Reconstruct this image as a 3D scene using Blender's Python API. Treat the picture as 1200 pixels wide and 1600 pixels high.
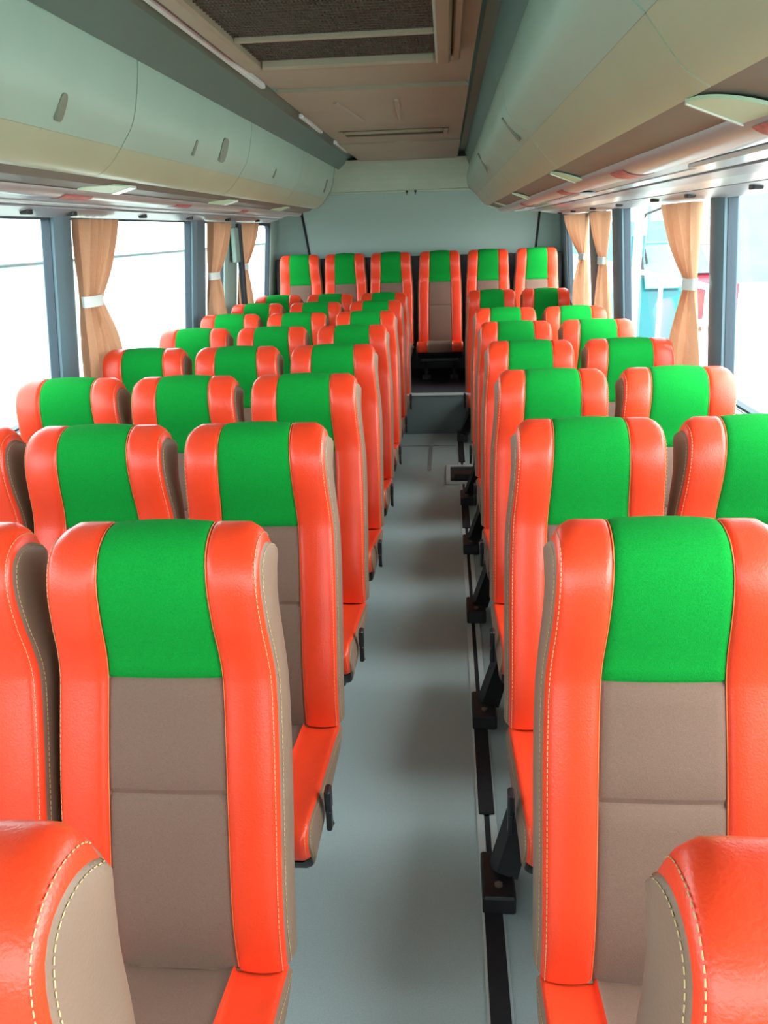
import bpy, math, random
from mathutils import Vector, Matrix
random.seed(7)
sc = bpy.context.scene
for o in list(bpy.data.objects): bpy.data.objects.remove(o)

# ------------------------------------------------------------------ camera
CAMZ = 1.58
F = 1290.0
VX, VY, ROLL = 696.3, 356.5, 0.033          # where the bus axis vanishes; slope of the horizon
cam_d = bpy.data.cameras.new('camera'); cam = bpy.data.objects.new('camera', cam_d)
sc.collection.objects.link(cam); sc.camera = cam
cam_d.sensor_fit = 'VERTICAL'; cam_d.sensor_height = 32.0; cam_d.lens = 32.0 * F / 1600.0
cam_d.clip_start = 0.02; cam_d.clip_end = 300
Yc = Vector((VX - 600, 800 - VY, -F)).normalized()
p2 = Vector((VX - 600 + 100, 800 - VY + 100 * ROLL, -F))
Zc = p2.cross(Yc).normalized()
if Zc.y < 0: Zc = -Zc
Xc = Yc.cross(Zc).normalized()
R3 = Matrix((Xc, Yc, Zc))                     # rows: world axes in camera coordinates = camera->world
DROP = 0.07                                   # everything is laid out with the floor at z = DROP, then lowered to z = 0
cam.matrix_world = Matrix.Translation((0, 0, CAMZ - DROP)) @ R3.to_4x4()

# ------------------------------------------------------------------ light
w = bpy.data.worlds.new('world'); sc.world = w; w.use_nodes = True
bgn = w.node_tree.nodes['Background']
bgn.inputs[0].default_value = (0.86, 0.97, 1.0, 1); bgn.inputs[1].default_value = 1.2
sun_d = bpy.data.lights.new('sun', 'SUN'); sun = bpy.data.objects.new('sun', sun_d)
sc.collection.objects.link(sun)
sun_d.energy = 2.4; sun_d.angle = math.radians(85); sun_d.color = (1, 0.97, 0.92)
sun.rotation_euler = Vector((-0.86, 0.30, -0.52)).to_track_quat('-Z', 'Y').to_euler()
sc.view_settings.view_transform = 'Standard'; sc.view_settings.look = 'None'
sc.view_settings.gamma = 1; sc.view_settings.use_curve_mapping = False
sc.view_settings.exposure = 2.6

# ------------------------------------------------------------------ materials
def srgb(r, g, b):
    f = lambda c: (c / 255 / 12.92) if c / 255 <= .04045 else ((c / 255 + .055) / 1.055) ** 2.4
    return (f(r), f(g), f(b), 1)
def mat(name, col, rough=.6, metal=0.0, noise=0.0, scale=40, bump=0.0, bscale=200, spec=.5, transl=None, sheen=0, detail=4, emit=None):
    m = bpy.data.materials.new(name); m.use_nodes = True
    nt = m.node_tree; b = nt.nodes['Principled BSDF']
    b.inputs['Base Color'].default_value = col; b.inputs['Roughness'].default_value = rough
    b.inputs['Metallic'].default_value = metal; b.inputs['Specular IOR Level'].default_value = spec
    if sheen: b.inputs['Sheen Weight'].default_value = sheen
    tc = nt.nodes.new('ShaderNodeTexCoord')
    if noise:
        n = nt.nodes.new('ShaderNodeTexNoise'); n.inputs['Scale'].default_value = scale; n.inputs['Detail'].default_value = detail
        nt.links.new(tc.outputs['Object'], n.inputs['Vector'])
        mr = nt.nodes.new('ShaderNodeMapRange'); mr.inputs[1].default_value = .3; mr.inputs[2].default_value = .7
        mr.inputs[3].default_value = 1 - noise; mr.inputs[4].default_value = 1 + noise
        nt.links.new(n.outputs[0], mr.inputs[0])
        mx = nt.nodes.new('ShaderNodeVectorMath'); mx.operation = 'SCALE'
        mx.inputs[0].default_value = col[:3]; nt.links.new(mr.outputs[0], mx.inputs['Scale'])
        nt.links.new(mx.outputs[0], b.inputs['Base Color'])
    if bump:
        n2 = nt.nodes.new('ShaderNodeTexNoise'); n2.inputs['Scale'].default_value = bscale; n2.inputs['Detail'].default_value = 2
        nt.links.new(tc.outputs['Object'], n2.inputs['Vector'])
        bp = nt.nodes.new('ShaderNodeBump'); bp.inputs['Strength'].default_value = bump; bp.inputs['Distance'].default_value = .002
        nt.links.new(n2.outputs[0], bp.inputs['Height']); nt.links.new(bp.outputs[0], b.inputs['Normal'])
    if transl:
        tr = nt.nodes.new('ShaderNodeBsdfTranslucent'); tr.inputs[0].default_value = col
        ms = nt.nodes.new('ShaderNodeMixShader'); ms.inputs[0].default_value = transl
        out = nt.nodes['Material Output']
        nt.links.new(b.outputs[0], ms.inputs[1]); nt.links.new(tr.outputs[0], ms.inputs[2]); nt.links.new(ms.outputs[0], out.inputs[0])
    return m
M = {}
M['orange'] = mat('orange_leather', srgb(240, 66, 34), .32, noise=.06, scale=9, bump=.25, bscale=260)
M['green'] = mat('green_fabric', srgb(14, 140, 50), .92, noise=.14, scale=420, bump=.5, bscale=700, spec=.1, detail=2)
M['taupe'] = mat('taupe_vinyl', srgb(132, 106, 90), .45, noise=.05, scale=10, bump=.22, bscale=260)
M['taupe_cloth'] = mat('taupe_cloth', srgb(122, 94, 82), .8, noise=.08, scale=380, bump=.3, bscale=600, spec=.2, detail=2)
M['thread'] = mat('cream_thread', srgb(196, 168, 122), .7)
M['piping'] = mat('pale_orange_piping', srgb(250, 120, 70), .5)
M['black'] = mat('black_metal', srgb(30, 28, 32), .45, noise=.1, scale=30)
M['black_plastic'] = mat('black_plastic', srgb(24, 24, 30), .4)
M['alu'] = mat('brushed_aluminium', srgb(196, 206, 208), .32, .85, noise=.05, scale=60)
M['steel'] = mat('bolt_steel', srgb(150, 148, 145), .3, .9)
M['rail'] = mat('bright_rail_aluminium', srgb(214, 220, 222), .35, .25, noise=.04, scale=60)
M['rubber'] = mat('black_rubber', srgb(28, 26, 32), .7, noise=.1, scale=80)
M['floor'] = mat('grey_vinyl_floor', srgb(172, 184, 186), .40, noise=.10, scale=300, bump=.06, bscale=300, detail=6)
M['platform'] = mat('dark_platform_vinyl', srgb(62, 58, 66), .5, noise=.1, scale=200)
M['riser'] = mat('grey_riser_vinyl', srgb(112, 122, 124), .5, noise=.07, scale=200)
M['locker'] = mat('pale_green_locker_plastic', srgb(164, 190, 176), .42, noise=.035, scale=3, bump=.05, bscale=500)
M['locker_under'] = mat('cream_locker_plastic', srgb(176, 182, 156), .35, noise=.035, scale=3, bump=.05, bscale=500)
M['latch'] = mat('grey_green_latch_plastic', srgb(118, 128, 112), .4)
M['soffit'] = mat('grey_soffit_plastic', srgb(108, 106, 100), .45, noise=.04, scale=6)
M['duct'] = mat('silver_duct_plastic', srgb(176, 170, 172), .28, .2, noise=.04, scale=12)
M['duct_white'] = mat('white_strip_plastic', srgb(214, 216, 218), .18, noise=.02, scale=8)
M['duct_grey'] = mat('grey_strip_plastic', srgb(148, 146, 152), .3, noise=.03, scale=8)
M['red_label'] = mat('red_label_paper', srgb(178, 92, 92), .5, noise=.35, scale=60)
M['lamp'] = mat('mint_lamp_plastic', srgb(184, 208, 174), .4)
M['lens'] = mat('white_lens_plastic', srgb(222, 226, 218), .25)
M['ceil'] = mat('beige_ceiling_plastic', srgb(150, 140, 122), .5, noise=.06, scale=3, bump=.05, bscale=300)
M['ceil_side'] = mat('grey_green_channel_plastic', srgb(92, 120, 114), .45, noise=.05, scale=3)
M['vent'] = mat('beige_vent_frame', srgb(146, 134, 114), .5, noise=.05, scale=5)
M['grille_bar'] = mat('dark_grille_bars', srgb(66, 56, 44), .6)
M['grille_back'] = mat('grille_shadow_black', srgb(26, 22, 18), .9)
M['rear'] = mat('grey_green_rear_panel', srgb(166, 184, 176), .6, noise=.05, scale=200, bump=.1, bscale=400)
M['cove'] = mat('pale_cove_plastic', srgb(178, 188, 170), .5, noise=.04, scale=4)
M['reartrim'] = mat('grey_green_quarter_trim', srgb(140, 162, 154), .5, noise=.04, scale=4)
M['pillar'] = mat('blue_grey_pillar_trim', srgb(84, 106, 118), .45, noise=.04, scale=8)
M['wall'] = mat('grey_wall_trim', srgb(150, 156, 158), .5, noise=.04, scale=10)
M['seal'] = mat('dark_window_seal', srgb(40, 52, 66), .5)
M['curtain'] = mat('peach_curtain_cloth', srgb(200, 150, 118), .85, noise=.05, scale=120, bump=.2, bscale=500, transl=.25, spec=.15)
M['tie'] = mat('white_tieback_cloth', srgb(236, 238, 236), .7)
M['ground'] = mat('pale_concrete_ground', srgb(205, 205, 198), .9, noise=.1, scale=.8)
M['yardwall'] = mat('pale_plastered_wall', srgb(128, 144, 142), .9, noise=.14, scale=1.2)
M['coping'] = mat('grey_wall_coping', srgb(44, 54, 56), .9, noise=.2, scale=3)
M['facade'] = mat('pale_teal_facade', srgb(110, 150, 152), .8, noise=.08, scale=1.5)
M['van_red'] = mat('red_van_paint', srgb(150, 40, 58), .4)
M['truck_teal'] = mat('teal_truck_paint', srgb(20, 100, 108), .4)
M['ext_glass'] = mat('dark_vehicle_glass', srgb(90, 140, 156), .1)
M['tyre'] = mat('black_tyre', srgb(26, 26, 28), .8)
M['white_paint'] = mat('white_paint', srgb(236, 236, 232), .5)
g = bpy.data.materials.new('window_glass'); g.use_nodes = True; nt = g.node_tree
for n in list(nt.nodes):
    if n.type != 'OUTPUT_MATERIAL': nt.nodes.remove(n)
tr = nt.nodes.new('ShaderNodeBsdfTransparent'); tr.inputs[0].default_value = (.93, .985, .98, 1)
gl = nt.nodes.new('ShaderNodeBsdfGlossy'); gl.inputs['Roughness'].default_value = .02
lw = nt.nodes.new('ShaderNodeLayerWeight'); lw.inputs[0].default_value = .5
pw = nt.nodes.new('ShaderNodeMath'); pw.operation = 'POWER'; pw.inputs[1].default_value = 4; nt.links.new(lw.outputs['Facing'], pw.inputs[0])
fr = nt.nodes.new('ShaderNodeMapRange'); fr.inputs[3].default_value = .03; fr.inputs[4].default_value = .35; nt.links.new(pw.outputs[0], fr.inputs[0])
ms = nt.nodes.new('ShaderNodeMixShader'); nt.links.new(fr.outputs[0], ms.inputs[0])
nt.links.new(tr.outputs[0], ms.inputs[1]); nt.links.new(gl.outputs[0], ms.inputs[2])
nt.links.new(ms.outputs[0], [n for n in nt.nodes if n.type == 'OUTPUT_MATERIAL'][0].inputs[0])
M['glass'] = g

# ------------------------------------------------------------------ helpers
C = sc.collection
class MB:
    def __init__(s): s.v = []; s.f = []
    def add(s, vs, fs):
        b = len(s.v); s.v += [tuple(p) for p in vs]; s.f += [tuple(b + i for i in f) for f in fs]; return s
    def box(s, x0, x1, y0, y1, z0, z1, bev=0.0):
        if bev <= 0:
            vs = [(x, y, z) for x in (x0, x1) for y in (y0, y1) for z in (z0, z1)]
            return s.add(vs, [(0, 1, 3, 2), (4, 6, 7, 5), (0, 4, 5, 1), (2, 3, 7, 6), (0, 2, 6, 4), (1, 5, 7, 3)])
        # chamfered box: 24 verts
        X, Y, Z = (x0, x1), (y0, y1), (z0, z1); vs = []; idx = {}
        for i in (0, 1):
            for j in (0, 1):
                for k in (0, 1):
                    sx, sy, sz = (bev, -bev)[i], (bev, -bev)[j], (bev, -bev)[k]
                    for a, p in enumerate(((X[i], Y[j] + sy, Z[k] + sz), (X[i] + sx, Y[j], Z[k] + sz), (X[i] + sx, Y[j] + sy, Z[k]))):
                        idx[i, j, k, a] = len(vs); vs.append(p)
        fs = []
        for i in (0, 1): fs.append([idx[i, j, k, 0] for j, k in ((0, 0), (0, 1), (1, 1), (1, 0))])
        for j in (0, 1): fs.append([idx[i, j, k, 1] for i, k in ((0, 0), (0, 1), (1, 1), (1, 0))])
        for k in (0, 1): fs.append([idx[i, j, k, 2] for i, j in ((0, 0), (0, 1), (1, 1), (1, 0))])
        for i in (0, 1):
            for j in (0, 1): fs.append([idx[i, j, 0, 0], idx[i, j, 1, 0], idx[i, j, 1, 1], idx[i, j, 0, 1]])
        for i in (0, 1):
            for k in (0, 1): fs.append([idx[i, 0, k, 0], idx[i, 1, k, 0], idx[i, 1, k, 2], idx[i, 0, k, 2]])
        for j in (0, 1):
            for k in (0, 1): fs.append([idx[0, j, k, 1], idx[1, j, k, 1], idx[1, j, k, 2], idx[0, j, k, 2]])
        for i in (0, 1):
            for j in (0, 1):
                for k in (0, 1): fs.append([idx[i, j, k, a] for a in range(3)])
        return s.add(vs, fs)
    def tube(s, pts, r, n=8, cap=True):
        pts = [Vector(p) for p in pts]; rs = r if isinstance(r, (list, tuple)) else [r] * len(pts); vs = []; fs = []
        for i, p in enumerate(pts):
            t = (pts[min(i + 1, len(pts) - 1)] - pts[max(i - 1, 0)]).normalized()
            u = t.cross(Vector((0, 0, 1)) if abs(t.z) < .9 else Vector((1, 0, 0))).normalized(); v = t.cross(u)
            for k in range(n):
                a = 2 * math.pi * k / n; vs.append(p + (u * math.cos(a) + v * math.sin(a)) * rs[i])
        for i in range(len(pts) - 1):
            for k in range(n): fs.append((i * n + k, i * n + (k + 1) % n, (i + 1) * n + (k + 1) % n, (i + 1) * n + k))
        if cap: fs.append(tuple(range(n))[::-1]); fs.append(tuple((len(pts) - 1) * n + k for k in range(n)))
        return s.add(vs, fs)
    def prism(s, poly, axis, a0, a1):
        """extrude a 2D polygon along axis ('x': poly=(y,z), 'y': poly=(x,z), 'z': poly=(x,y))"""
        def P(p, a): return {'x': (a, p[0], p[1]), 'y': (p[0], a, p[1]), 'z': (p[0], p[1], a)}[axis]
        n = len(poly); vs = [P(p, a0) for p in poly] + [P(p, a1) for p in poly]
        return s.add(vs, [tuple(range(n))[::-1], tuple(range(n, 2 * n))] + [(i, (i + 1) % n, n + (i + 1) % n, n + i) for i in range(n)])
    def grid(s, rows, flip=False):
        n = len(rows[0]); vs = [p for r in rows for p in r]; fs = []
        for i in range(len(rows) - 1):
            for k in range(n - 1):
                q = (i * n + k, i * n + k + 1, (i + 1) * n + k + 1, (i + 1) * n + k); fs.append(q[::-1] if flip else q)
        return s.add(vs, fs)
    def sheet(s, prof, t, y0, y1):
        """thick strip: (x,z) profile extruded along y, thickness t (offset to the left-hand normal)"""
        P = [Vector(p) for p in prof]; off = []
        for i in range(len(P)):
            d = (P[min(i + 1, len(P) - 1)] - P[max(i - 1, 0)]).normalized(); off.append(P[i] + Vector((-d.y, d.x)) * t)
        n = len(P)
        vs = [(p.x, y, p.y) for y in (y0, y1) for p in P] + [(p.x, y, p.y) for y in (y0, y1) for p in off]
        fs = []
        for i in range(n - 1):
            fs.append((i, i + 1, n + i + 1, n + i)); fs.append((2 * n + i, 3 * n + i, 3 * n + i + 1, 2 * n + i + 1))
            fs.append((i, 2 * n + i, 2 * n + i + 1, i + 1)); fs.append((n + i, n + i + 1, 3 * n + i + 1, 3 * n + i))
        fs.append((0, n, 3 * n, 2 * n)); fs.append((n - 1, 3 * n - 1, 4 * n - 1, 2 * n - 1))
        return s.add(vs, fs)
    def mesh(s, name, m, smooth=False, fix=True):
        me = bpy.data.meshes.new(name); me.from_pydata(s.v, [], s.f); me.update()
        if fix:
            import bmesh
            bm = bmesh.new(); bm.from_mesh(me); bmesh.ops.recalc_face_normals(bm, faces=bm.faces); bm.to_mesh(me); bm.free()
        if smooth:
            me.polygons.foreach_set('use_smooth', [True] * len(me.polygons)); me.set_sharp_from_angle(angle=math.radians(50))
        me.materials.append(m); return me
    def build(s, name, m, parent=None, smooth=False, loc=None, **kw):
        o = bpy.data.objects.new(name, s.mesh(name, M[m] if isinstance(m, str) else m, smooth)); C.objects.link(o)
        if parent: o.parent = parent
        if loc: o.location = loc
        for k, v in kw.items(): o[k] = v
        return o
def link(name, me, parent):
    o = bpy.data.objects.new(name, me); C.objects.link(o); o.parent = parent; return o
def empty(name, loc=(0, 0, 0)):
    o = bpy.data.objects.new(name, None); C.objects.link(o); o.location = loc; o.empty_display_size = .1; return o
def tag(o, label=None, category=None, group=None, kind=None):
    for k, v in (('label', label), ('category', category), ('group', group), ('kind', kind)):
        if v: o[k] = v
    return o
def struct(o, label=None):
    o['kind'] = 'structure'
    if label: o['label'] = label
    return o
def smoothstep(a, b, x):
    t = max(0, min(1, (x - a) / (b - a))); return t * t * (3 - 2 * t)

# ------------------------------------------------------------------ bus body
Y0, YE = -1.5, 7.75                       # windscreen plane, rear wall
ZS, ZT = 0.93, 1.665                      # window sill and head
XL_S, XL_T = -1.55, -1.48               # left wall at sill / head
XR_S, XR_T = 1.045, 0.99
RY = 6.29                                 # riser of the rear platform
PZ = 0.38
struct(MB().box(-1.6, 1.12, Y0, YE, -.01, .07).build('floor', 'floor'), 'speckled grey vinyl floor of the aisle and under the seats')
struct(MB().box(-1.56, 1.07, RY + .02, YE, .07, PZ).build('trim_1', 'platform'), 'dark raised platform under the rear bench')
struct(MB().box(-1.56, 1.07, RY, RY + .02, .07, PZ - .01).build('trim_2', 'riser'), 'grey riser of the step at the aisle end')
nose = MB().box(-1.56, 1.07, RY - .012, RY + .03, PZ - .012, PZ + .006, .003)
struct(nose.build('trim_3', 'rail'), 'bright aluminium nosing on the step edge')
def wallx(side, z):
    a, b = (XL_S, XL_T) if side < 0 else (XR_S, XR_T)
    return a + (b - a) * (z - ZS) / (ZT - ZS)
for side, nm in ((-1, 'left'), (1, 'right')):
    s = side; xs, xt = wallx(s, ZS), wallx(s, ZT)
    lo = MB().prism([(xs, 0), (xs + s * .02, 0), (xs + s * .06, 0), (xs + s * .06, ZS), (xs, ZS)], 'y', Y0, YE)
    struct(lo.build('wall_' + nm, 'wall'), 'lower %s side wall under the windows' % nm)
    up = MB().prism([(xt, ZT), (xt + s * .06, ZT), (xt + s * .02, 2.3), (xt - s * .02, 2.3)], 'y', Y0, YE)
    struct(up.build('wall_' + nm, 'wall'), 'upper %s side wall above the windows' % nm)
    sill = MB().box(min(xs - s * .03, xs), max(xs - s * .03, xs), Y0, 7.6, ZS - .03, ZS - .001, .004)
    struct(sill.build('trim_4', 'wall'), '%s window sill ledge' % nm)
wins = [(-1.45, -.2), (-.05, 1.45), (1.6, 3.22), (3.36, 5.04), (5.28, 5.80), (6.10, 7.36)]
pil = [(-.2, -.05), (1.45, 1.6), (3.22, 3.36), (5.04, 5.28), (5.80, 6.10), (7.36, 7.62)]
def rr(y0, y1, z0, z1, r, n=5):
    pts = []
    for cy, cz, a0 in ((y1 - r, z1 - r, 0), (y0 + r, z1 - r, 90), (y0 + r, z0 + r, 180), (y1 - r, z0 + r, 270)):
        for k in range(n + 1):
            a = math.radians(a0 + 90 * k / n); pts.append((cy + r * math.cos(a), cz + r * math.sin(a)))
    return pts
wi = 0
for side, nm in ((-1, 'left'), (1, 'right')):
    for (a, b) in wins:
        q = .02 if b > 7 else .007
        wi += 1
        root = empty('window_%d' % wi, (wallx(side, ZS), (a + b) / 2, ZS)); root['kind'] = 'structure'
        r = .07 if b > 7 else .012
        inn = rr(a + q, b - q, ZS + q, ZT - q, r); k = len(inn)
        out = []
        for (y, z) in inn:    # project outwards to the rectangle
            cy, cz = (a + b) / 2, (ZS + ZT) / 2
            dy = (y - cy) / ((b - a) / 2 - q); dz = (z - cz) / ((ZT - ZS) / 2 - q); qq = max(abs(dy), abs(dz))
            out.append((cy + dy / qq * (b - a) / 2, cz + dz / qq * (ZT - ZS) / 2))
        vs = []
        for off in (.012, .045):
            for ring in (inn, out):
                vs += [(wallx(side, z) + side * off, y, z) for y, z in ring]
        fs = []
        for i in range(k):
            j = (i + 1) % k
            fs += [(i, j, k + j, k + i), (2 * k + i, 3 * k + i, 3 * k + j, 2 * k + j), (i, 2 * k + i, 2 * k + j, j), (k + i, k + j, 3 * k + j, 3 * k + i)]
        loc = Vector(root.location)
        fr_ = MB().add([Vector(v) - loc for v in vs], fs).build('window_seal', 'seal', root)
        pv = [(wallx(side, z) + side * off, y, z) for off in (.026, .030) for y, z in inn]
        gl_ = MB().add([Vector(v) - loc for v in pv], [tuple(range(k)), tuple(range(2 * k - 1, k - 1, -1))]).build('pane', 'glass', root)
        root['label'] = '%s side bus window with rounded dark seal' % nm
    for n_, (a, b) in enumerate(pil):
        d = .018
        def P(z, y, e): return (wallx(side, z) - side * e, y, z)
        rows = []
        for z in [ZS - .02 + (ZT + .03 - ZS + .02) * i / 6 for i in range(7)]:
            prof = [(a - .004, -.05), (a - .004, .0), (a + .02, d * .8), (a + .05, d), (b - .05, d), (b - .02, d * .8), (b + .004, 0), (b + .004, -.05)]
            rows.append([P(z, y, e) for y, e in prof])
        p = MB().grid(rows).build('trim_5', 'pillar' if n_ < 4 or side > 0 else 'reartrim', None, True)
        struct(p, 'grey pillar between the %s side windows' % nm)
# door-like post pieces seen behind the second left curtain
dk = MB().box(-1.468, -1.44, 6.02, 6.10, ZS, ZT - .01, .004); struct(dk.build('trim_6', 'seal'), 'dark upright strip beside the left rear curtain')
lt = MB().box(-1.462, -1.43, 5.84, 5.95, 1.40, 1.63, .006); struct(lt.build('trim_6', 'reartrim'), 'pale box at the head of the left door post')
# rear wall, quarter trims, cove
struct(MB().box(-1.6, 1.12, YE, YE + .05, 0, 2.35).build('wall_back', 'wall'), 'rear wall of the bus behind the rear bench')
pan = MB().prism([(-1.20, .5), (.765, .5), (.775, 1.35), (.825, 1.91), (-1.285, 1.91), (-1.205, 1.35)], 'y', YE - .03, YE - .001)
struct(pan.build('trim_7', 'rear'), 'flat grey-green panel above the rear bench')
for s, x0, x1, x2 in ((-1, -1.20, -1.205, -1.285), (1, .765, .775, .825)):
    rows = []
    for z, xe in ((.5, x0), (1.35, x1), (1.91, x2)):
        xe += s * .022; xw = wallx(s, z) - s * .0
        row = []
        for k in range(9):
            a = math.pi / 2 * k / 8
            row.append((xe + (xw - xe) * math.sin(a), YE - .03 - (YE - .03 - 7.6) * (1 - math.cos(a)), z))
        rows.append(row)
    struct(MB().grid(rows).build('trim_8', 'reartrim', None, True), '%s curved grey-green corner trim beside the rear panel' % ('left' if s < 0 else 'right'))
    seam = MB()
    seam.tube([(x0 + s * .011, YE - .035, .5), (x1 + s * .011, YE - .035, 1.35), (x2 + s * .011, YE - .035, 1.90)], .011, 6)
    struct(seam.build('trim_9', 'rubber'), '%s slanted dark seam edging the rear panel' % ('left' if s < 0 else 'right'))
cv = []
for k in range(9):
    a = math.pi / 2 * k / 8; cv.append((YE - .04 - .33 * (1 - math.cos(a)) * 1.0, 1.90 + .235 * math.sin(a)))
vs = [(x, y, z) for x in (-1.47, 1.0) for y, z in cv]; n = len(cv)
cove = MB().add(vs, [(i, i + 1, n + i + 1, n + i) for i in range(n - 1)])
cove.box(-1.3, .85, YE - .05, YE - .03, 1.885, 1.905, .004)
struct(cove.build('trim_10', 'cove', None, False), 'pale curved cove joining ceiling and rear panel')
for x in (-.335, -.26):
    hk = MB().tube([(x, YE - .03, 1.892), (x, YE - .055, 1.892)], .011, 10).tube([(x, YE - .055, 1.892), (x, YE - .062, 1.878), (x, YE - .055, 1.868)], .004, 6)
    tag(hk.build('wall_hook', 'black'), ('left' if x < -.3 else 'right') + ' one of the two tiny dark hooks above the rear panel', 'hook', 'two hooks above the rear panel')

# ceiling
struct(MB().box(-1.6, 1.12, Y0, YE + .05, 2.30, 2.36).build('ceiling', 'ceil'), 'roof skin of the bus')
CZ = 2.145
ce = MB().box(-.71, .10, Y0, 3.70, CZ, CZ + .03).box(-.71, .10, 3.84, 6.02, CZ - .004, CZ + .03).box(-.71, .10, 6.03, YE - .3, CZ - .016, CZ + .03)
ce.box(-.71, .10, 3.70, 3.84, CZ + .012, CZ + .03)
struct(ce.build('ceiling', 'ceil'), 'beige centre ceiling panels above the aisle')
chl = MB().sheet([(-.90, 2.075), (-.87, 2.10), (-.80, 2.155), (-.74, 2.165), (-.71, 2.145)], .01, Y0, YE - .25)
struct(chl.build('trim_11', 'ceil_side'), 'grey-green channel between the left lockers and the ceiling')
chr_ = MB().sheet([(.10, 2.145), (.12, 2.175), (.16, 2.175), (.20, 2.07)], .01, Y0, YE - .25)
struct(chr_.build('trim_11', 'ceil_side'), 'dark channel between the right lockers and the ceiling')
for a, b in ((.9, 3.62), (4.55, 5.25), (5.9, 6.6)):
    st = MB().box(-.735, -.712, a, b, 2.128, 2.15, .004); struct(st.build('trim_12', 'duct_white'), 'thin pale strip along the left edge of the ceiling')
for (xa, ya, xb, yb) in ((-.50, 4.15, -.44, 4.85), (-.22, 4.15, -.24, 4.85), (-.42, 6.15, -.37, 6.5), (-.14, 6.15, -.15, 6.5)):
    rb = MB().tube([(xa, ya, CZ - .004), (xb, yb, CZ - .008)], .011, 6); struct(rb.build('trim_13', 'ceil'), 'small raised rib moulded in the ceiling panel')
# air conditioner return grille
ac = tag(empty('air_vent', (-.31, 2.0, CZ)), 'large beige-framed ceiling air grille with dark mesh', 'air vent')
def rel(mb, o):
    L = o.location; mb.v = [(v[0] - L.x, v[1] - L.y, v[2] - L.z) for v in mb.v]; return mb
fm = MB()
gx0, gx1, gy0, gy1 = -.615, -.03, .55, 3.06
fm.box(gx0 - .055, gx0, gy0 - .05, gy1 + .05, CZ - .045, CZ, .008).box(gx1, gx1 + .05, gy0 - .05, gy1 + .05, CZ - .045, CZ, .008)
fm.box(gx0, gx1, gy0 - .05, gy0, CZ - .045, CZ, .008).box(gx0, gx1, gy1, gy1 + .05, CZ - .045, CZ, .008)
rel(fm, ac).build('vent_frame', 'vent', ac)
rel(MB().box(gx0 - .085, gx0 - .060, gy0 - .1, gy1 + .08, CZ - .02, CZ, .005).box(gx1 + .056, gx1 + .082, gy0 - .1, gy1 + .08, CZ - .03, CZ, .005).box(gx0 - .08, gx1 + .08, gy1 + .056, gy1 + .08, CZ - .02, CZ, .005), ac).build('outer_rim', 'vent', ac)
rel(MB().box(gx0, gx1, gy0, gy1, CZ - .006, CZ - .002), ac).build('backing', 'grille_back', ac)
ys = [gy0, 1.10, 1.64, 2.17, 2.70, gy1]
for i in range(len(ys) - 1):
    gm = MB(); a, b = ys[i] + .008, ys[i + 1] - .008
    nx = 58
    for k in range(nx):
        x = gx0 + (gx1 - gx0) * (k + .5) / nx; gm.box(x - .0022, x + .0022, a, b, CZ - .02, CZ - .012)
    ny = int((b - a) / .03)
    for k in range(ny):
        y = a + (b - a) * (k + .5) / ny; gm.box(gx0, gx1, y - .002, y + .002, CZ - .022, CZ - .013)
    rel(gm, ac).build('grille', 'grille_bar', ac)
for y in ys[1:-1]:
    rel(MB().box(gx0, gx1, y - .008, y + .008, CZ - .034, CZ - .012, .003), ac).build('cross_bar', 'vent', ac)
av = tag(empty('air_vent', (-.3, 5.42, CZ)), 'narrow dark slot vent in the rear part of the ceiling', 'air vent')
rel(MB().box(-.60, -.01, 5.33, 5.36, CZ - .022, CZ - .004, .005).box(-.60, -.01, 5.50, 5.53, CZ - .022, CZ - .004, .005).box(-.63, -.60, 5.33, 5.53, CZ - .022, CZ - .004, .005).box(-.01, .02, 5.33, 5.53, CZ - .022, CZ - .004, .005), av).build('vent_frame', 'vent', av)
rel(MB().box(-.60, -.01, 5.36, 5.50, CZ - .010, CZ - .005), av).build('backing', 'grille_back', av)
for k in range(4): rel(MB().box(-.60, -.01, 5.375 + k * .033, 5.381 + k * .033, CZ - .02, CZ - .009), av).build('slat', 'grille_bar', av)

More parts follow.
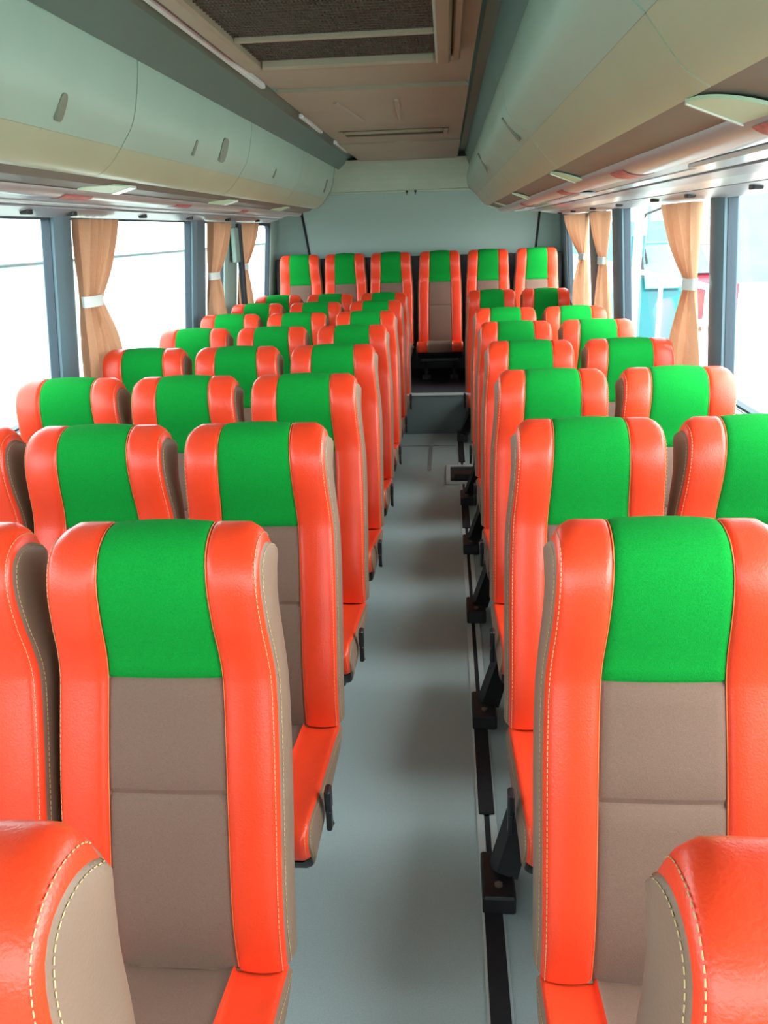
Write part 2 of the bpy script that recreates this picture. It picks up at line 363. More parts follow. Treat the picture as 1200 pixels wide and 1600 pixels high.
# ------------------------------------------------------------------ overhead lockers
def resample(prof, n):
    out = []
    P = [Vector(p) for p in prof]
    P = [P[0] * 2 - P[1]] + P + [P[-1] * 2 - P[-2]]
    for i in range(1, len(P) - 2):
        for k in range(n):
            t = k / n; a, b, c, d = P[i - 1], P[i], P[i + 1], P[i + 2]
            out.append(0.5 * ((2 * b) + (c - a) * t + (2 * a - 5 * b + 4 * c - d) * t * t + (3 * b - a - 3 * c + d) * t ** 3))
    out.append(P[-2]); return [tuple(p) for p in out]
def locker(side, face, under, ends, label, latches):
    root = tag(empty('overhead_locker', (face[0][0], ends[0], face[-1][1])), label, 'locker')
    f = resample(face, 4); u = resample(under, 4)
    t = .012 * (1 if side > 0 else -1)
    inner = [(x + side * .02, z + .004) for x, z in f] + [(x + side * .012, z + .016) for x, z in u]
    body = MB().sheet(inner, t, Y0, ends[-1] + .0)
    # closed rear end
    capx = wallx(side, ZT) - side * .035
    cap = [(x, z) for x, z in f] + [(x, z) for x, z in u[1:]] + [(capx, u[-1][1]), (capx, f[0][1])]
    body.prism(cap, 'y', ends[-1] + .006, ends[-1] + .02)
    rel(body, root).build('locker_body', 'soffit', root)
    for i in range(len(ends) - 1):
        a, b = ends[i] + .004, ends[i + 1] - .004
        d = rel(MB().sheet(f, t, a, b), root).build('locker_door', 'locker', root, True)
        rel(MB().sheet(u, t, a, b), root).build('locker_lip', 'locker_under', root, True)
        yc = (a + b) / 2
    for (y, h, w_, ly) in latches:
        # y along the bus, h fraction down the face
        k = h * (len(f) - 1); i = int(k); q = Vector(f[i]).lerp(Vector(f[min(i + 1, len(f) - 1)]), k - i)
        dd = (Vector(f[min(i + 2, len(f) - 1)]) - Vector(f[max(i - 2, 0)])).normalized(); nrm = Vector((-dd.y, dd.x))
        if nrm.x * side > 0: nrm = -nrm
        pts = []
        for a_ in range(16):
            an = 2 * math.pi * a_ / 16
            ca, sa = math.cos(an), math.sin(an)
            e = .7
            py = y + ly / 2 * math.copysign(abs(ca) ** e, ca); l = w_ / 2 * math.copysign(abs(sa) ** e, sa)
            pts.append((py, l))
        vs = []
        for off in (-.004, .004):
            for py, l in pts: p = q + dd * l + nrm * off; vs.append((p.x, py, p.y))
        n = 16
        m = MB().add(vs, [tuple(range(n)), tuple(range(2 * n - 1, n - 1, -1))] + [(i_, (i_ + 1) % n, n + (i_ + 1) % n, n + i_) for i_ in range(n)])
        rel(m, root).build('latch', 'latch', root)
    return root
LF = [(-.90, 2.095), (-.915, 2.0), (-.94, 1.91), (-.985, 1.843)]
LU = [(-.9855, 1.8425), (-1.02, 1.802), (-1.06, 1.772), (-1.095, 1.766)]
locker(-1, LF, LU, [Y0, -.25, 1.2, 2.68, 4.2, 5.7, 7.25], 'long row of pale green overhead lockers above the left windows',
       [(2.2, .74, .07, .04), (3.75, .62, .10, .10), (3.35, .72, .06, .025), (4.9, .72, .05, .025), (6.9, .62, .10, .045)])
RF = [(.195, 2.07), (.175, 1.98), (.185, 1.90), (.255, 1.831)]
RU = [(.255, 1.8305), (.30, 1.775), (.325, 1.755), (.345, 1.743)]
locker(1, RF, RU, [Y0, -.25, 1.22, 2.72, 4.22, 5.72, 7.25], 'long row of pale green overhead lockers above the right windows',
       [(2.9, .80, .09, .035), (4.6, .72, .11, .06)])
# ------------------------------------------------------------------ service ducts under the lockers
def duct(side, soff, tube, strips, wx, y1, label, lampx):
    root = tag(empty('service_duct', (tube[0], Y0, tube[1])), label, 'duct')
    s = side
    rel(MB().sheet(soff, .008 * s, Y0, y1), root).build('soffit_panel', 'soffit', root)
    # rounded tube
    cx, cz, rx, rz = tube; pr = []
    for k in range(17):
        a = math.pi * k / 16; pr.append((cx - s * rx * math.cos(a), cz - rz * math.sin(a)))
    rel(MB().sheet(pr, .006 * s, Y0, y1), root).build('duct_tube', 'duct', root, True)
    for i, (prof, m) in enumerate(strips):
        rel(MB().sheet(prof, .006 * s, Y0, y1), root).build('strip_panel', m, root)
    return root, pr
dl, prl = duct(-1, [(-1.095, 1.768), (-1.12, 1.748), (-1.19, 1.735)], (-1.225, 1.735, .042, .026),
      [([(-1.266, 1.737), (-1.30, 1.722)], 'duct_white'), ([(-1.30, 1.716), (-1.345, 1.708)], 'duct_grey'), ([(-1.345, 1.701), (-1.375, 1.697)], 'duct_white'), ([(-1.375, 1.690), (-1.476, 1.666)], 'duct_grey')],
      -1.48, 7.2, 'silver service duct with red labels along the left windows', None)
dr, prr = duct(1, [(.345, 1.745), (.385, 1.731), (.42, 1.718)], (.475, 1.720, .055, .032),
      [([(.53, 1.712), (.60, 1.700)], 'duct_grey'), ([(.604, 1.697), (.67, 1.697)], 'duct_white'), ([(.674, 1.692), (.74, 1.684)], 'duct_grey'), ([(.744, 1.688), (.83, 1.674)], 'duct_white'), ([(.83, 1.672), (.995, 1.652)], 'duct_grey')],
      .99, 7.2, 'wide silver service duct along the right windows', None)
# white raised inserts, black clips, labels
for y0_, y1_ in ((1.0, 2.02), (3.6, 4.7), (6.0, 6.9)):
    rel(MB().box(.535, .60, y0_, y1_, 1.688, 1.699, .003), dr).build('pale_insert', 'duct_white', dr)
for y in (.6, 1.9, 2.55, 3.22, 3.75, 4.5, 5.3, 6.1, 6.8):
    rel(MB().box(.86, .89, y, y + .04, 1.656, 1.672, .003), dr).build('clip', 'black_plastic', dr)
for y in (1.3, 2.2, 2.86, 3.22, 4.0, 4.75, 5.6, 6.5):
    rel(MB().box(-1.43, -1.40, y, y + .04, 1.668, 1.686, .003), dl).build('clip', 'black_plastic', dl)
def sticker(root, pr, side, y, ly):
    q = pr[3:12]
    q = [(x - side * .0015 if i < 4 else x, z - .0022) for i, (x, z) in enumerate(q)]
    rel(MB().sheet(q, .001 * side, y, y + ly), root).build('red_label', 'red_label', root)
for y in (1.35, 2.70, 3.85, 5.1): sticker(dl, prl, -1, y, .22 if y < 5 else .16)
for y in (1.14, 2.2, 3.3, 5.0): sticker(dr, prr, 1, y, .16)
# quarter-round reading lamp shells
def lamp(side, y, xin, zin, xout, zout, ly, label, grp):
    root = tag(empty('reading_lamp', (xout, y, zout)), label, 'lamp', grp)
    n = 10; top = []; bot = []
    for k in range(n + 1):
        a = math.pi / 2 * k / n
        f_ = math.cos(a); yy = y - ly * math.sin(a)
        x = xout + (xin - xout) * f_; z = zout + (zin - zout) * f_
        top.append((x, yy, z - .001)); bot.append((x, yy, z - .006))
    ctr = (xout, y, zout - .001), (xout, y, zout - .006)
    vs = [ctr[0]] + top + [ctr[1]] + bot; m = n + 2
    fs = [tuple(range(m)), tuple(range(2 * m - 1, m - 1, -1))] + [(i, (i + 1) % m, m + (i + 1) % m, m + i) for i in range(m)]
    rel(MB().add(vs, fs), root).build('lamp_shell', 'lamp', root)
    wd = .07 if side < 0 else .006
    ba = MB().add([(x, yy, z + d) for yy in (y, y + wd) for x, z in ((xin, zin), (xout, zout)) for d in (-.008, 0)], [(0, 1, 3, 2), (4, 6, 7, 5), (0, 4, 5, 1), (2, 3, 7, 6), (0, 2, 6, 4), (1, 5, 7, 3)])
    rel(ba, root).build('lens_bar', 'lens', root)
for i, (y, near) in enumerate(zip((1.33, 2.95, 4.6, 6.2, 7.05), ('nearest', 'second', 'third', 'fourth', 'farthest'))):
    lamp(1, y, .343, 1.744, .432, 1.711, .15, '%s quarter-round mint lamp shell under the right lockers, counted from the camera' % near, 'right reading lamps')
for i, (y, near) in enumerate(zip((1.75, 3.04, 4.58, 6.13), ('out-of-sight', 'nearest', 'second', 'third'))):
    if i == 0: continue
    lamp(-1, y, -1.105, 1.757, -1.175, 1.738, .28, '%s quarter-round green lamp shell under the left lockers, counted from the camera' % near, 'left reading lamps')

# ------------------------------------------------------------------ seats
def cr(P, u):
    n = len(P) - 1; i = min(int(u), n - 1); t = u - i
    a = P[i - 1] if i > 0 else P[0] * 2 - P[1]; b, c = P[i], P[i + 1]
    d = P[i + 2] if i + 2 <= n else P[n] * 2 - P[n - 1]
    return 0.5 * ((2 * b) + (c - a) * t + (2 * a - 5 * b + 4 * c - d) * t * t + (3 * b - a - 3 * c + d) * t ** 3)
def pad_meshes(prefix, Fp, Bp, W0, wfun, cfun, seams, bulge, pillow, dropdir, Rc, dome, sgn, corner_u, names, step=.5, R=.014):
    """upholstered pad: front curve Fp and rear curve Bp (y,z) meeting at the far end, swept across x with raised bolsters."""
    Fp = [Vector(p) for p in Fp]; Bp = [Vector(p) for p in Bp]; n = len(Fp) - 1
    us = [i * step for i in range(int(n / step) + 1)]
    for s_ in seams: us += [s_ - .10, s_ - .04, s_, s_ + .04, s_ + .10]
    us = sorted(set(round(u, 4) for u in us if 0 <= u <= n))
    us = [u for i, u in enumerate(us) if i == 0 or u - us[i - 1] > .02 or u in seams]
    def nor(P, u, s_):
        t = (cr(P, min(u + .05, n)) - cr(P, max(u - .05, 0))).normalized(); return Vector((-t.y, t.x)) * s_
    dd = Vector(dropdir)
    W = W0
    def surf(x, u, front):
        k_ = wfun(u / n); q_ = surf0(x, u, front); q_.x *= k_; return q_
    def surf0(x, u, front):
        P = Fp if front else Bp; c = cfun(u / n); ax = abs(x); p = cr(P, u); nn = nor(P, u, sgn if front else -sgn)
        off = 0
        end = smoothstep(0, 1.0, (n - u) / 1.2)
        if front:
            if ax > c: tt = (ax - c) / (W - c); off += bulge * math.sin(math.pi * min(1, tt * .96 + .04)) ** .6 * (1 - (.95 if prefix == 'b' else .5) * smoothstep(.5, .78, u / n)) if tt > 0 else 0
            else: off += pillow * (1 - (ax / c) ** 2) * end
            off -= .0045 * math.exp(-((ax - c) / .0035) ** 2) * (.3 + .7 * end)
            if ax < c:
                for s_ in seams: off -= .006 * math.exp(-((u - s_) / .07) ** 2)
        r = 0
        if ax > W - R: t = (ax - (W - R)) / R; r = R * (1 - math.sqrt(max(0, 1 - min(1, t) ** 2))) * .8
        mid = (cr(Fp, u) + cr(Bp, u)) / 2; half = (cr(Fp, u) - cr(Bp, u)).length / 2
        q = p + nn * off
        if r > 0 and half > 1e-5:
            q = q + (mid - q).normalized() * min(r, (mid - q).length * .8)
        dr_ = 0
        if ax > W - Rc: t = (ax - (W - Rc)) / Rc; dr_ = Rc * .9 * min(1, t) ** 2.6
        q = q - dd * dr_ * smoothstep(corner_u, n, u)
        return Vector((x, q.x, q.y))
    def xs_center(u):
        c = cfun(u / n); return [c * k for k in (-1, -.97, -.93, -.8, -.55, -.28, 0, .28, .55, .8, .93, .97, 1)]
    def xs_bol(u, s_):
        c = cfun(u / n); L = [c, c + .002, c + .006, c + .015]
        L += [c + (W - R - c - .015) * k / 4 + .015 for k in range(1, 5)] + [W - R * .7, W - R * .4, W - R * .15, W]
        return [s_ * x for x in L]
    out = {}
    bounds = [0] + list(seams) + [n]
    cents = []
    for i in range(len(bounds) - 1):
        uu = [u for u in us if bounds[i] - 1e-6 <= u <= bounds[i + 1] + 1e-6]
        cents.append(MB().grid([[surf(x, u, True) for x in xs_center(u)] for u in uu]))
    bols = [MB().grid([[surf(x, u, True) for x in xs_bol(u, s_)] for u in us]) for s_ in (-1, 1)]
    back = MB().grid([[surf(x, u, False) for x in [-W, -W + R * .15, -W + R * .4, -W + R, -W * .5, 0, W * .5, W - R, W - R * .4, W - R * .15, W]] for u in us])
    back.grid([[surf(x, 0, True) for x in (-W, -W + R, 0, W - R, W)], [surf(x, 0, False) for x in (-W, -W + R, 0, W - R, W)]])
    sides = []; st = MB()
    for s_ in (-1, 1):
        rows = []; K = 8
        for u in us:
            a, b = surf(s_ * W, u, True), surf(s_ * W, u, False)
            th = (a - b).length; row = []
            for k in range(K + 1):
                t = k / K; t = t * t * (3 - 2 * t) if 0 < t < 1 else t
                p = a.lerp(b, t); p.x = s_ * (W * wfun(u / n) + dome * min(1, th / .045) * (max(0, math.sin(math.pi * t)) ** .8)); row.append(p)
            rows.append(row)
        sides.append(MB().grid(rows))
        # two lines of stitches following the edge seam
        for line in (0, 1):
            def pt(u):
                if line == 0: return surf(s_ * (W - .0065), u, True) + Vector((s_ * .0008, 0, 0)) + Vector((0, *(nor(Fp, u, sgn) * .0009)))
                a, b = surf(s_ * W, u, True), surf(s_ * W, u, False); th = (a - b).length; t = min(.3, .008 / max(th, .02))
                p = a.lerp(b, t); p.x = s_ * (W * wfun(u / n) + .0008 + dome * min(1, th / .045) * math.sin(math.pi * t) ** .8); return p
            poly = [pt(n * i / 500) for i in range(501)]
            acc = 0; on = True; seg = [poly[0]]
            for i in range(1, 501):
                d = (poly[i] - poly[i - 1]).length; acc += d; seg.append(poly[i])
                if acc > (.0050 if on else .0022):
                    if on: st.tube([seg[0], seg[-1]], .0007, 4, False)
                    on = not on; acc = 0; seg = [poly[i]]
    pip = MB()
    for s_ in (-1, 1):
        pip.tube([surf(s_ * cfun(u / n), u, True) + Vector((0, *(nor(Fp, u, sgn) * .0028))) for u in us], .0011, 5, False)
    return cents, bols, sides, back, st, pip
Fb = [(.230, .375), (.228, .45), (.238, .52), (.258, .60), (.285, .70), (.315, .80), (.338, .88), (.339, .93), (.330, .98), (.326, 1.04), (.336, 1.085), (.358, 1.113), (.388, 1.127), (.415, 1.13), (.436, 1.126), (.449, 1.116)]
Bb = [(.320, .375), (.340, .45), (.360, .52), (.385, .60), (.410, .70), (.432, .78), (.446, .84), (.454, .88), (.460, .92), (.463, .95), (.466, .98), (.468, 1.0), (.469, 1.03), (.469, 1.06), (.463, 1.092), (.449, 1.116)]
def uz(z):
    P = [Vector(p) for p in Fb]
    lo, hi = 0.0, 10.0
    for _ in range(40):
        m_ = (lo + hi) / 2
        if cr(P, m_).y < z: lo = m_
        else: hi = m_
    return round(lo, 4)
W = .190
cb = pad_meshes('b', Fb, Bb, W, lambda h: 1.0 - .085 * smoothstep(.25, .7, h), lambda h: .106 - .013 * h, [uz(.692), uz(.882)], .009, .005, (0, 1), .040, .010, 1, 9.0, None)
Fc = [(.250, .372), (.17, .388), (.08, .403), (-.02, .420), (-.12, .438), (-.19, .455), (-.235, .462), (-.262, .453), (-.274, .434), (-.273, .41), (-.267, .387), (-.255, .37)]
Bc = [(.250, .325), (.17, .318), (.08, .316), (-.02, .315), (-.10, .315), (-.15, .315), (-.18, .315), (-.205, .318), (-.22, .325), (-.232, .337), (-.244, .352), (-.255, .37)]
cc = pad_meshes('c', Fc, Bc, W, lambda h: 1.0, lambda h: .098 + .006 * h, [2.6], .009, .004, (-1, 0), .022, .010, 1, 5.0, None)
ME = {}; LOCAL = ('lever',)
def reg(k, mb, m, smooth=True):
    mb.v = [(x, y, z - (0.07 if k not in LOCAL else 0)) for x, y, z in mb.v]; ME[k] = mb.mesh(k, M[m], smooth)
reg('rear_shell', cb[3], 'taupe')
for i in (0, 1): reg('bolster%d' % i, cb[1][i], 'orange'); reg('side%d' % i, cb[2][i], 'taupe'); reg('cbol%d' % i, cc[1][i], 'orange'); reg('cside%d' % i, cc[2][i], 'taupe')
reg('lower_pad', cb[0][0], 'taupe_cloth'); reg('upper_pad', cb[0][1], 'taupe_cloth'); reg('headrest', cb[0][2], 'green')
reg('bstitch', cb[4], 'thread', False); reg('cstitch', cc[4], 'thread', False); reg('bpip', cb[5], 'piping'); reg('cpip', cc[5], 'piping')
reg('crear', cc[0][0], 'taupe_cloth'); reg('cfront', cc[0][1], 'taupe_cloth'); reg('cpan', cc[3], 'black_plastic')
fr_ = MB().box(-.165, .165, -.18, .20, .285, .318, .006).box(-.15, -.12, .272, .300, .29, .42, .004).box(.12, .15, .272, .300, .29, .42, .004)
reg('frame', fr_, 'black', False)
lever = MB().box(-.006, .006, -.012, .012, -.05, .0, .003).box(-.007, .007, -.017, .017, .0, .055, .004).tube([(0, 0, -.045), (0, .03, -.062)], .006, 6)
reg('lever', lever, 'black_plastic', False)
leg = MB().prism([(-.06, .12), (.055, .12), (.13, .288), (.02, .288)], 'x', -.014, .014)
reg('leg', leg, 'black', False)
reg('foot', MB().box(-.038, .038, -.08, .075, .076, .126, .005), 'black', False)
bo = MB().tube([(0, -.04, .121), (0, -.04, .131)], .010, 6)
reg('bolt', bo, 'steel', False)
wedge = MB().tube([(-.229 + .012, .01, .115), (-.165, .10, .235), (-.150, .14, .30)], [.040, .036, .034], 4)
reg('bracket', wedge, 'black', False)

def make_seat(kind):
    root = empty('bus_seat')
    b = link('backrest', ME['rear_shell'], root)
    for i in (0, 1): link('bolster', ME['bolster%d' % i], b); link('side_panel', ME['side%d' % i], b)
    link('lower_pad', ME['lower_pad'], b); link('upper_pad', ME['upper_pad'], b); link('headrest_cover', ME['headrest'], b)
    link('stitching', ME['bstitch'], b)['kind'] = 'stuff'; link('piping', ME['bpip'], b)['kind'] = 'stuff'
    c = link('seat_cushion', ME['cpan'], root)
    for i in (0, 1): link('cushion_bolster', ME['cbol%d' % i], c); link('cushion_side', ME['cside%d' % i], c)
    link('cushion_pad', ME['crear'], c); link('cushion_pad', ME['cfront'], c); link('stitching', ME['cstitch'], c)['kind'] = 'stuff'; link('piping', ME['cpip'], c)['kind'] = 'stuff'
    link('seat_frame', ME['frame'], root)
    legs = {'plain': (-.10, .10), 'aisle_left': (.02, -.12), 'aisle_right': (-.229, .10), 'rear': (-.12, .12)}[kind]
    for i, x in enumerate(legs):
        ar = kind == 'aisle_right' and i == 0
        l = link('leg', ME['bracket' if ar else 'leg'], root)
        if not ar: l.location = (x, 0, 0)
        f = link('foot', ME['foot'], l); f.location = (x if ar else 0, .04 if kind == 'rear' else 0, .035 if kind == 'rear' else 0)
        t = link('bolt', ME['bolt'], l); t.location = f.location
    if kind in ('aisle_left', 'aisle_right'):
        s = 1 if kind == 'aisle_left' else -1
        lv = link('recline_lever', ME['lever'], root); lv.location = (s * .212, -.12, .325); lv['label'] = 'black recline lever'
    return root
def kids(o): return KIDS.get(o.name, [])
PROTO = {}; KIDS = {}
def copy_tree(o, parent=None):
    c = o.copy(); C.objects.link(c); c.parent = parent
    for ch in KIDS[o.name]: copy_tree(ch, c)
    return c
def seat(kind, x, y, z, label, group):
    if kind not in PROTO:
        n0 = set(bpy.data.objects); o = make_seat(kind); PROTO[kind] = o
        for q in bpy.data.objects:
            if q not in n0: KIDS[q.name] = []
        for q in bpy.data.objects:
            if q not in n0 and q.parent: KIDS[q.parent.name].append(q)
    else: o = copy_tree(PROTO[kind])
    o.location = (x, y, z); o.scale.x = .955 if kind == 'rear' else 1; tag(o, label, 'seat', group); return o
COL = {1: -1.283, 2: -.881, 3: -.473, 4: .342, 5: .742}
ORD = ['nearest', 'second', 'third', 'fourth', 'fifth', 'sixth', 'seventh', 'eighth', 'ninth']
P_ = .744; BASE = .849
for r in range(9):
    y = BASE + P_ * r - P_ + 0.0
    for c in range(1, 6):
        if r == 0 and c not in (3, 4): continue
        if r == 1 and c in (1, 5): continue
        if r == 7 and c > 3: continue
        kind = {3: 'aisle_left', 4: 'aisle_right'}.get(c, 'plain')
        if c == 3: where = 'aisle seat of the left block'
        elif c == 2: where = 'middle seat of the left block'
        elif c == 1: where = 'window seat of the left block'
        elif c == 4: where = 'aisle seat of the right block'
        else: where = 'window seat of the right block'
        rr_ = r if not (c > 3 and r == 8) else 7
        lab = 'orange-and-green %s, %s row from the camera' % (where, ORD[rr_])
        if r == 0: lab = 'cropped orange seat top at bottom %s corner, nearest row' % ('left' if c == 3 else 'right')
        seat(kind, COL[c], y, 0.07, lab, 'seats of the left three-seat rows' if c < 4 else 'seats of the right two-seat rows')
BX = [-1.247, -.858, -.466, -.052, .353, .759]
for i, x in enumerate(BX):
    lab = ['leftmost seat of the raised rear bench', 'second seat from the left on the raised rear bench', 'third seat from the left on the raised rear bench',
           'rear bench seat at the aisle end with its taupe back fully visible', 'second seat from the right on the raised rear bench', 'rightmost seat of the raised rear bench'][i]
    seat('rear', x, 6.94, .27 + .07, lab, 'six seats of the rear bench')
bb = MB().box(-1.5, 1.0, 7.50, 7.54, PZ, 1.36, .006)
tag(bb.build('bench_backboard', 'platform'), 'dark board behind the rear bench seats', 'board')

# ------------------------------------------------------------------ floor rail and fittings
RX = .10
for name, xr, lab in (('right', RX, 'aluminium seat rail in the floor along the right seats'), ('left', COL[3] + .02, 'aluminium seat rail hidden under the left seats')):
    ra = MB().box(xr - .027, xr - .007, Y0, RY - .002, .07, .077, .002).box(xr + .007, xr + .027, Y0, RY - .002, .07, .077, .002)
    rail = tag(ra.build('seat_rail', 'rail'), lab, 'rail')
    sl = MB().box(xr - .008, xr + .008, Y0, RY - .002, .07, .073); sl.build('rail_slot', 'rubber', rail)
    if name == 'right':
        for a, b in ((.7, 1.53), (1.86, 2.29), (4.12, 4.48), (5.42, 6.22)):
            MB().box(xr - .021, xr + .021, a, b, .074, .083, .002).build('rubber_insert', 'rubber', rail)
ht = tag(empty('floor_hatch', (.14, 5.13, .07)), 'open dark floor recess with bright metal edging beside the rail', 'hatch')
hb = MB().box(-.01, .30, 4.93, 4.96, .07, .086, .003).box(-.01, .30, 5.30, 5.33, .07, .086, .003).box(-.01, .02, 4.96, 5.30, .07, .086, .003).box(.27, .30, 4.96, 5.30, .07, .086, .003)
rel(hb, ht).build('metal_edging', 'rail', ht)
rel(MB().box(.02, .27, 4.96, 5.30, .07, .078), ht).build('recess', 'rubber', ht)
rel(MB().box(.04, .27, 4.98, 5.08, .078, .12, .006), ht).build('black_block', 'black', ht)
fh = MB().box(-.13, -.105, 5.25, 5.9, .07, .075, .002); tag(fh.build('floor_strip', 'alu'), 'short pale metal strip lying in the aisle floor near the step', 'strip')
hl = MB().box(-.45, .07, 5.90, 5.908, .07, .072); struct(hl.build('trim_14', 'riser'), 'fine joint across the aisle floor before the step')

# ------------------------------------------------------------------ curtains
def curtain(side, yt, tiey, yb, tiez, label, nf=5):
    """yt, tiey, yb: (y0,y1) spans at the head, the tieback and the sill"""
    z1, z0 = ZT - (.006 if side < 0 else .018), ZS - .02
    root = tag(empty('curtain', (wallx(side, z0), tiey[0], z0)), label, 'curtain', None)
    rows = []; NZ, NS = 30, 60
    ph = random.random() * 6
    for i in range(NZ + 1):
        z = z0 + (z1 - z0) * i / NZ
        if z > tiez: t = (z - tiez) / (z1 - tiez); k = 1 - (1 - t) ** 2.0; k = .35 * t + .65 * k; A = yt
        else: t = (tiez - z) / (tiez - z0); k = .3 * t + .7 * (1 - (1 - t) ** 2.2); A = yb
        a = tiey[0] + (A[0] - tiey[0]) * k; b = tiey[1] + (A[1] - tiey[1]) * k
        row = []
        for j in range(NS + 1):
            s_ = j / NS
            amp = .016 + .020 * k
            xo = .036 + .8 * amp * math.sin(2 * math.pi * nf * s_ + ph + 1.2 * math.sin(z * 5)) + .005 * math.sin(2 * math.pi * (nf * 2.3) * s_ + z * 9)
            row.append((wallx(side, z) - side * xo, a + (b - a) * s_ + .004 * math.sin(7 * s_ + z * 14), z))
        rows.append(row)
    rel(MB().grid(rows), root).build('curtain_cloth', 'curtain', root, True)
    a, b = tiey; cx = wallx(side, tiez) - side * .045; lp = []
    for k in range(24):
        an = 2 * math.pi * k / 24; lp.append((cx + .026 * math.sin(an), (a + b) / 2 + ((b - a) / 2 + .008) * math.cos(an)))
    vs = []; 
    for rr0, zz in ((1.0, tiez - .022), (1.0, tiez + .022), (.93, tiez + .022), (.93, tiez - .022)):
        for x, y in lp: vs.append((cx + (x - cx) * rr0, (a + b) / 2 + (y - (a + b) / 2) * rr0, zz))
    n = 24; fs = []
    for q in range(4):
        for k in range(n): fs.append((q * n + k, q * n + (k + 1) % n, ((q + 1) % 4) * n + (k + 1) % n, ((q + 1) % 4) * n + k))
    rel(MB().add(vs, fs), root).build('tieback', 'tie', root, False)
    return root
curtain(-1, (3.35, 3.72), (3.36, 3.52), (3.35, 3.78), 1.34, 'nearest peach curtain with white tieback on the left side', 5)
curtain(-1, (5.27, 5.74), (5.27, 5.45), (5.22, 5.72), 1.34, 'second peach curtain from the camera on the left side', 5)
curtain(-1, (6.13, 6.62), (6.13, 6.25), (6.08, 6.50), 1.36, 'farthest peach curtain on the left side before the rear window', 4)
curtain(1, (3.40, 3.90), (3.44, 3.54), (3.42, 3.86), 1.34, 'nearest peach curtain with white tieback on the right side', 5)
curtain(1, (5.30, 5.80), (5.40, 5.50), (5.28, 5.72), 1.36, 'second peach curtain from the camera on the right side', 4)
curtain(1, (6.12, 7.0), (6.18, 6.30), (6.12, 6.75), 1.36, 'farthest peach curtain on the right side before the rear window', 5)

# ------------------------------------------------------------------ windscreen end behind the camera
fw = MB().box(-1.6, 1.12, Y0 - .05, Y0, -.08, .85).box(-1.6, 1.12, Y0 - .05, Y0, 2.12, 2.36).box(-1.6, -1.45, Y0 - .05, Y0, .85, 2.12).box(.97, 1.12, Y0 - .05, Y0, .85, 2.12)
struct(fw.build('wall_front', 'wall'), 'front end of the bus around the windscreen')
wsr = MB().box(-1.45, .97, Y0 - .03, Y0 - .024, .85, 2.12); struct(wsr.build('window_13', 'glass'), 'windscreen pane at the front of the bus')

# ------------------------------------------------------------------ outside
GZ = -1.05
struct(MB().box(-60, 60, -40, 90, GZ - .1, GZ).build('ground', 'ground'), 'pale concrete yard around the bus')
yw = tag(empty('yard_wall', (-5, 8, GZ)), 'pale stained plaster wall outside the left windows', 'wall')
yw['kind'] = 'structure'
rel(MB().box(-5.2, -5.0, -12, 40, GZ, 1.315), yw).build('wall_body', 'yardwall', yw)
rel(MB().box(-5.24, -4.97, -12, 40, 1.315, 1.34, .005), yw).build('coping', 'coping', yw)
fc = tag(empty('workshop_building', (14, 60, GZ)), 'pale teal workshop building far outside the right windows', 'building')
rel(MB().box(12, 20, 38, 90, GZ, 6.0), fc).build('wall', 'facade', fc)
for k in range(6): rel(MB().box(11.86, 12.0, 39 + k * 7, 39.6 + k * 7, GZ, 6.0, .02), fc).build('column', 'white_paint', fc)
for k in range(5):
    rel(MB().box(11.93, 12.0, 41 + k * 7, 45 + k * 7, 1.6, 3.6, .01), fc).build('window', 'white_paint', fc)
rel(MB().box(11.6, 20.2, 37.8, 90.2, 6.0, 6.3, .03), fc).build('roof', 'coping', fc)
def wheel(root, x, y, r=.34):
    rel(MB().tube([(x - .11, y, GZ + r), (x + .11, y, GZ + r)], r, 20), root).build('wheel', 'tyre', root)
vn = tag(empty('van', (6.1, 26, GZ)), 'pinkish-red van parked outside the right windows', 'van')
VYO = 21.0
def sh(p): return [(y + VYO, z) for y, z in p]
rel(MB().prism(sh([(0, GZ + .35), (4.8, GZ + .35), (4.8, GZ + 1.9), (4.6, GZ + 2.05), (1.4, GZ + 2.05), (.6, GZ + 1.35), (0, GZ + 1.15)]), 'x', 5.2, 7.0), vn).build('body', 'van_red', vn)
rel(MB().prism(sh([(.95, GZ + 1.4), (4.5, GZ + 1.4), (4.5, GZ + 1.85), (1.45, GZ + 1.85)]), 'x', 5.18, 7.02), vn).build('side_glass', 'ext_glass', vn)
rel(MB().prism(sh([(.58, GZ + 1.4), (1.3, GZ + 2.0), (1.24, GZ + 2.02), (.5, GZ + 1.4)]), 'x', 5.35, 6.85), vn).build('windscreen', 'ext_glass', vn)
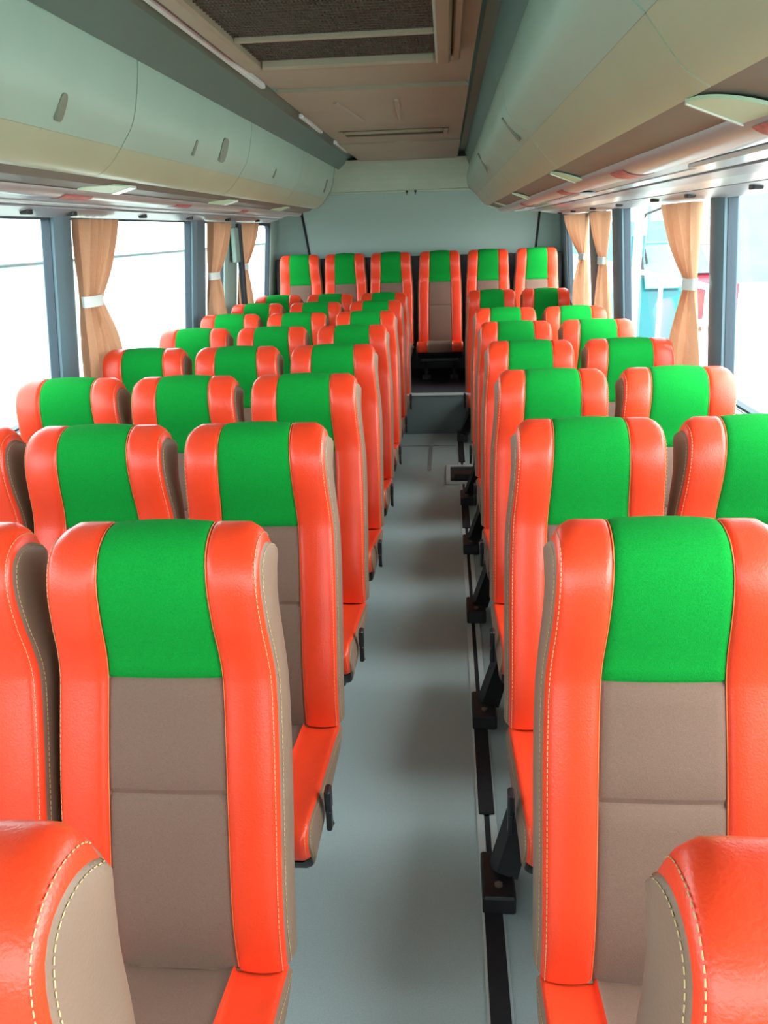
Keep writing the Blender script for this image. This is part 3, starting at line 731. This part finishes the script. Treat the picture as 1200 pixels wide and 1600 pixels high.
for x in (5.3, 6.9):
    for y in (VYO + .9, VYO + 3.8): wheel(vn, x, y)
tk = tag(empty('truck', (4.2, 16, GZ)), 'dark teal small truck with curved mirror arm outside the right windows', 'truck')
T0 = 16.0
def st(p): return [(y + T0, z) for y, z in p]
rel(MB().prism(st([(0, GZ + .5), (1.6, GZ + .5), (1.6, GZ + 2.25), (.5, GZ + 2.25), (.05, GZ + 1.4)]), 'x', 3.6, 4.35), tk).build('cab', 'truck_teal', tk)
rel(MB().box(3.6, 4.35, T0 + 1.7, T0 + 4.4, GZ + .6, GZ + 1.2, .03), tk).build('load_bed', 'truck_teal', tk)
rel(MB().prism(st([(.02, GZ + 1.45), (.47, GZ + 2.2), (.40, GZ + 2.22), (-.03, GZ + 1.47)]), 'x', 3.65, 4.3), tk).build('windscreen', 'ext_glass', tk)
rel(MB().tube([(3.7, T0 + .2, GZ + 1.9), (3.5, T0, GZ + 2.5), (3.55, T0 - .1, GZ + 2.75), (3.8, T0 - .2, GZ + 2.85), (4.0, T0 - .3, GZ + 2.8)], .025, 6), tk).build('mirror_arm', 'black', tk)
rel(MB().box(3.35, 3.6, T0 - .04, T0 + .04, GZ + 2.0, GZ + 2.4, .02), tk).build('mirror', 'truck_teal', tk)
for x in (3.72, 4.23):
    for y in (T0 + .8, T0 + 3.5): wheel(tk, x, y, .38)
po = MB().tube([(3.1, 14.3, GZ), (3.1, 14.3, 3.4)], .07, 12); tag(po.build('post', 'white_paint'), 'white post outside the right windows beside the truck', 'post')
ba = tag(empty('barrier', (3.0, 9.5, GZ)), 'white barrier rail outside the right windows', 'barrier')
rel(MB().tube([(2.9, 9.6, GZ + 1.92), (2.9, 13.9, GZ + 1.92)], .035, 8), ba).build('rail', 'white_paint', ba)
for y in (9.7, 11.8, 13.8): rel(MB().tube([(2.9, y, GZ), (2.9, y, GZ + 1.92)], .03, 8), ba).build('post', 'white_paint', ba)

# lower the whole layout so that the floor is at z = 0
for o in list(bpy.data.objects):
    if o.parent is None and o.type in ('MESH', 'EMPTY'): o.location.z -= DROP
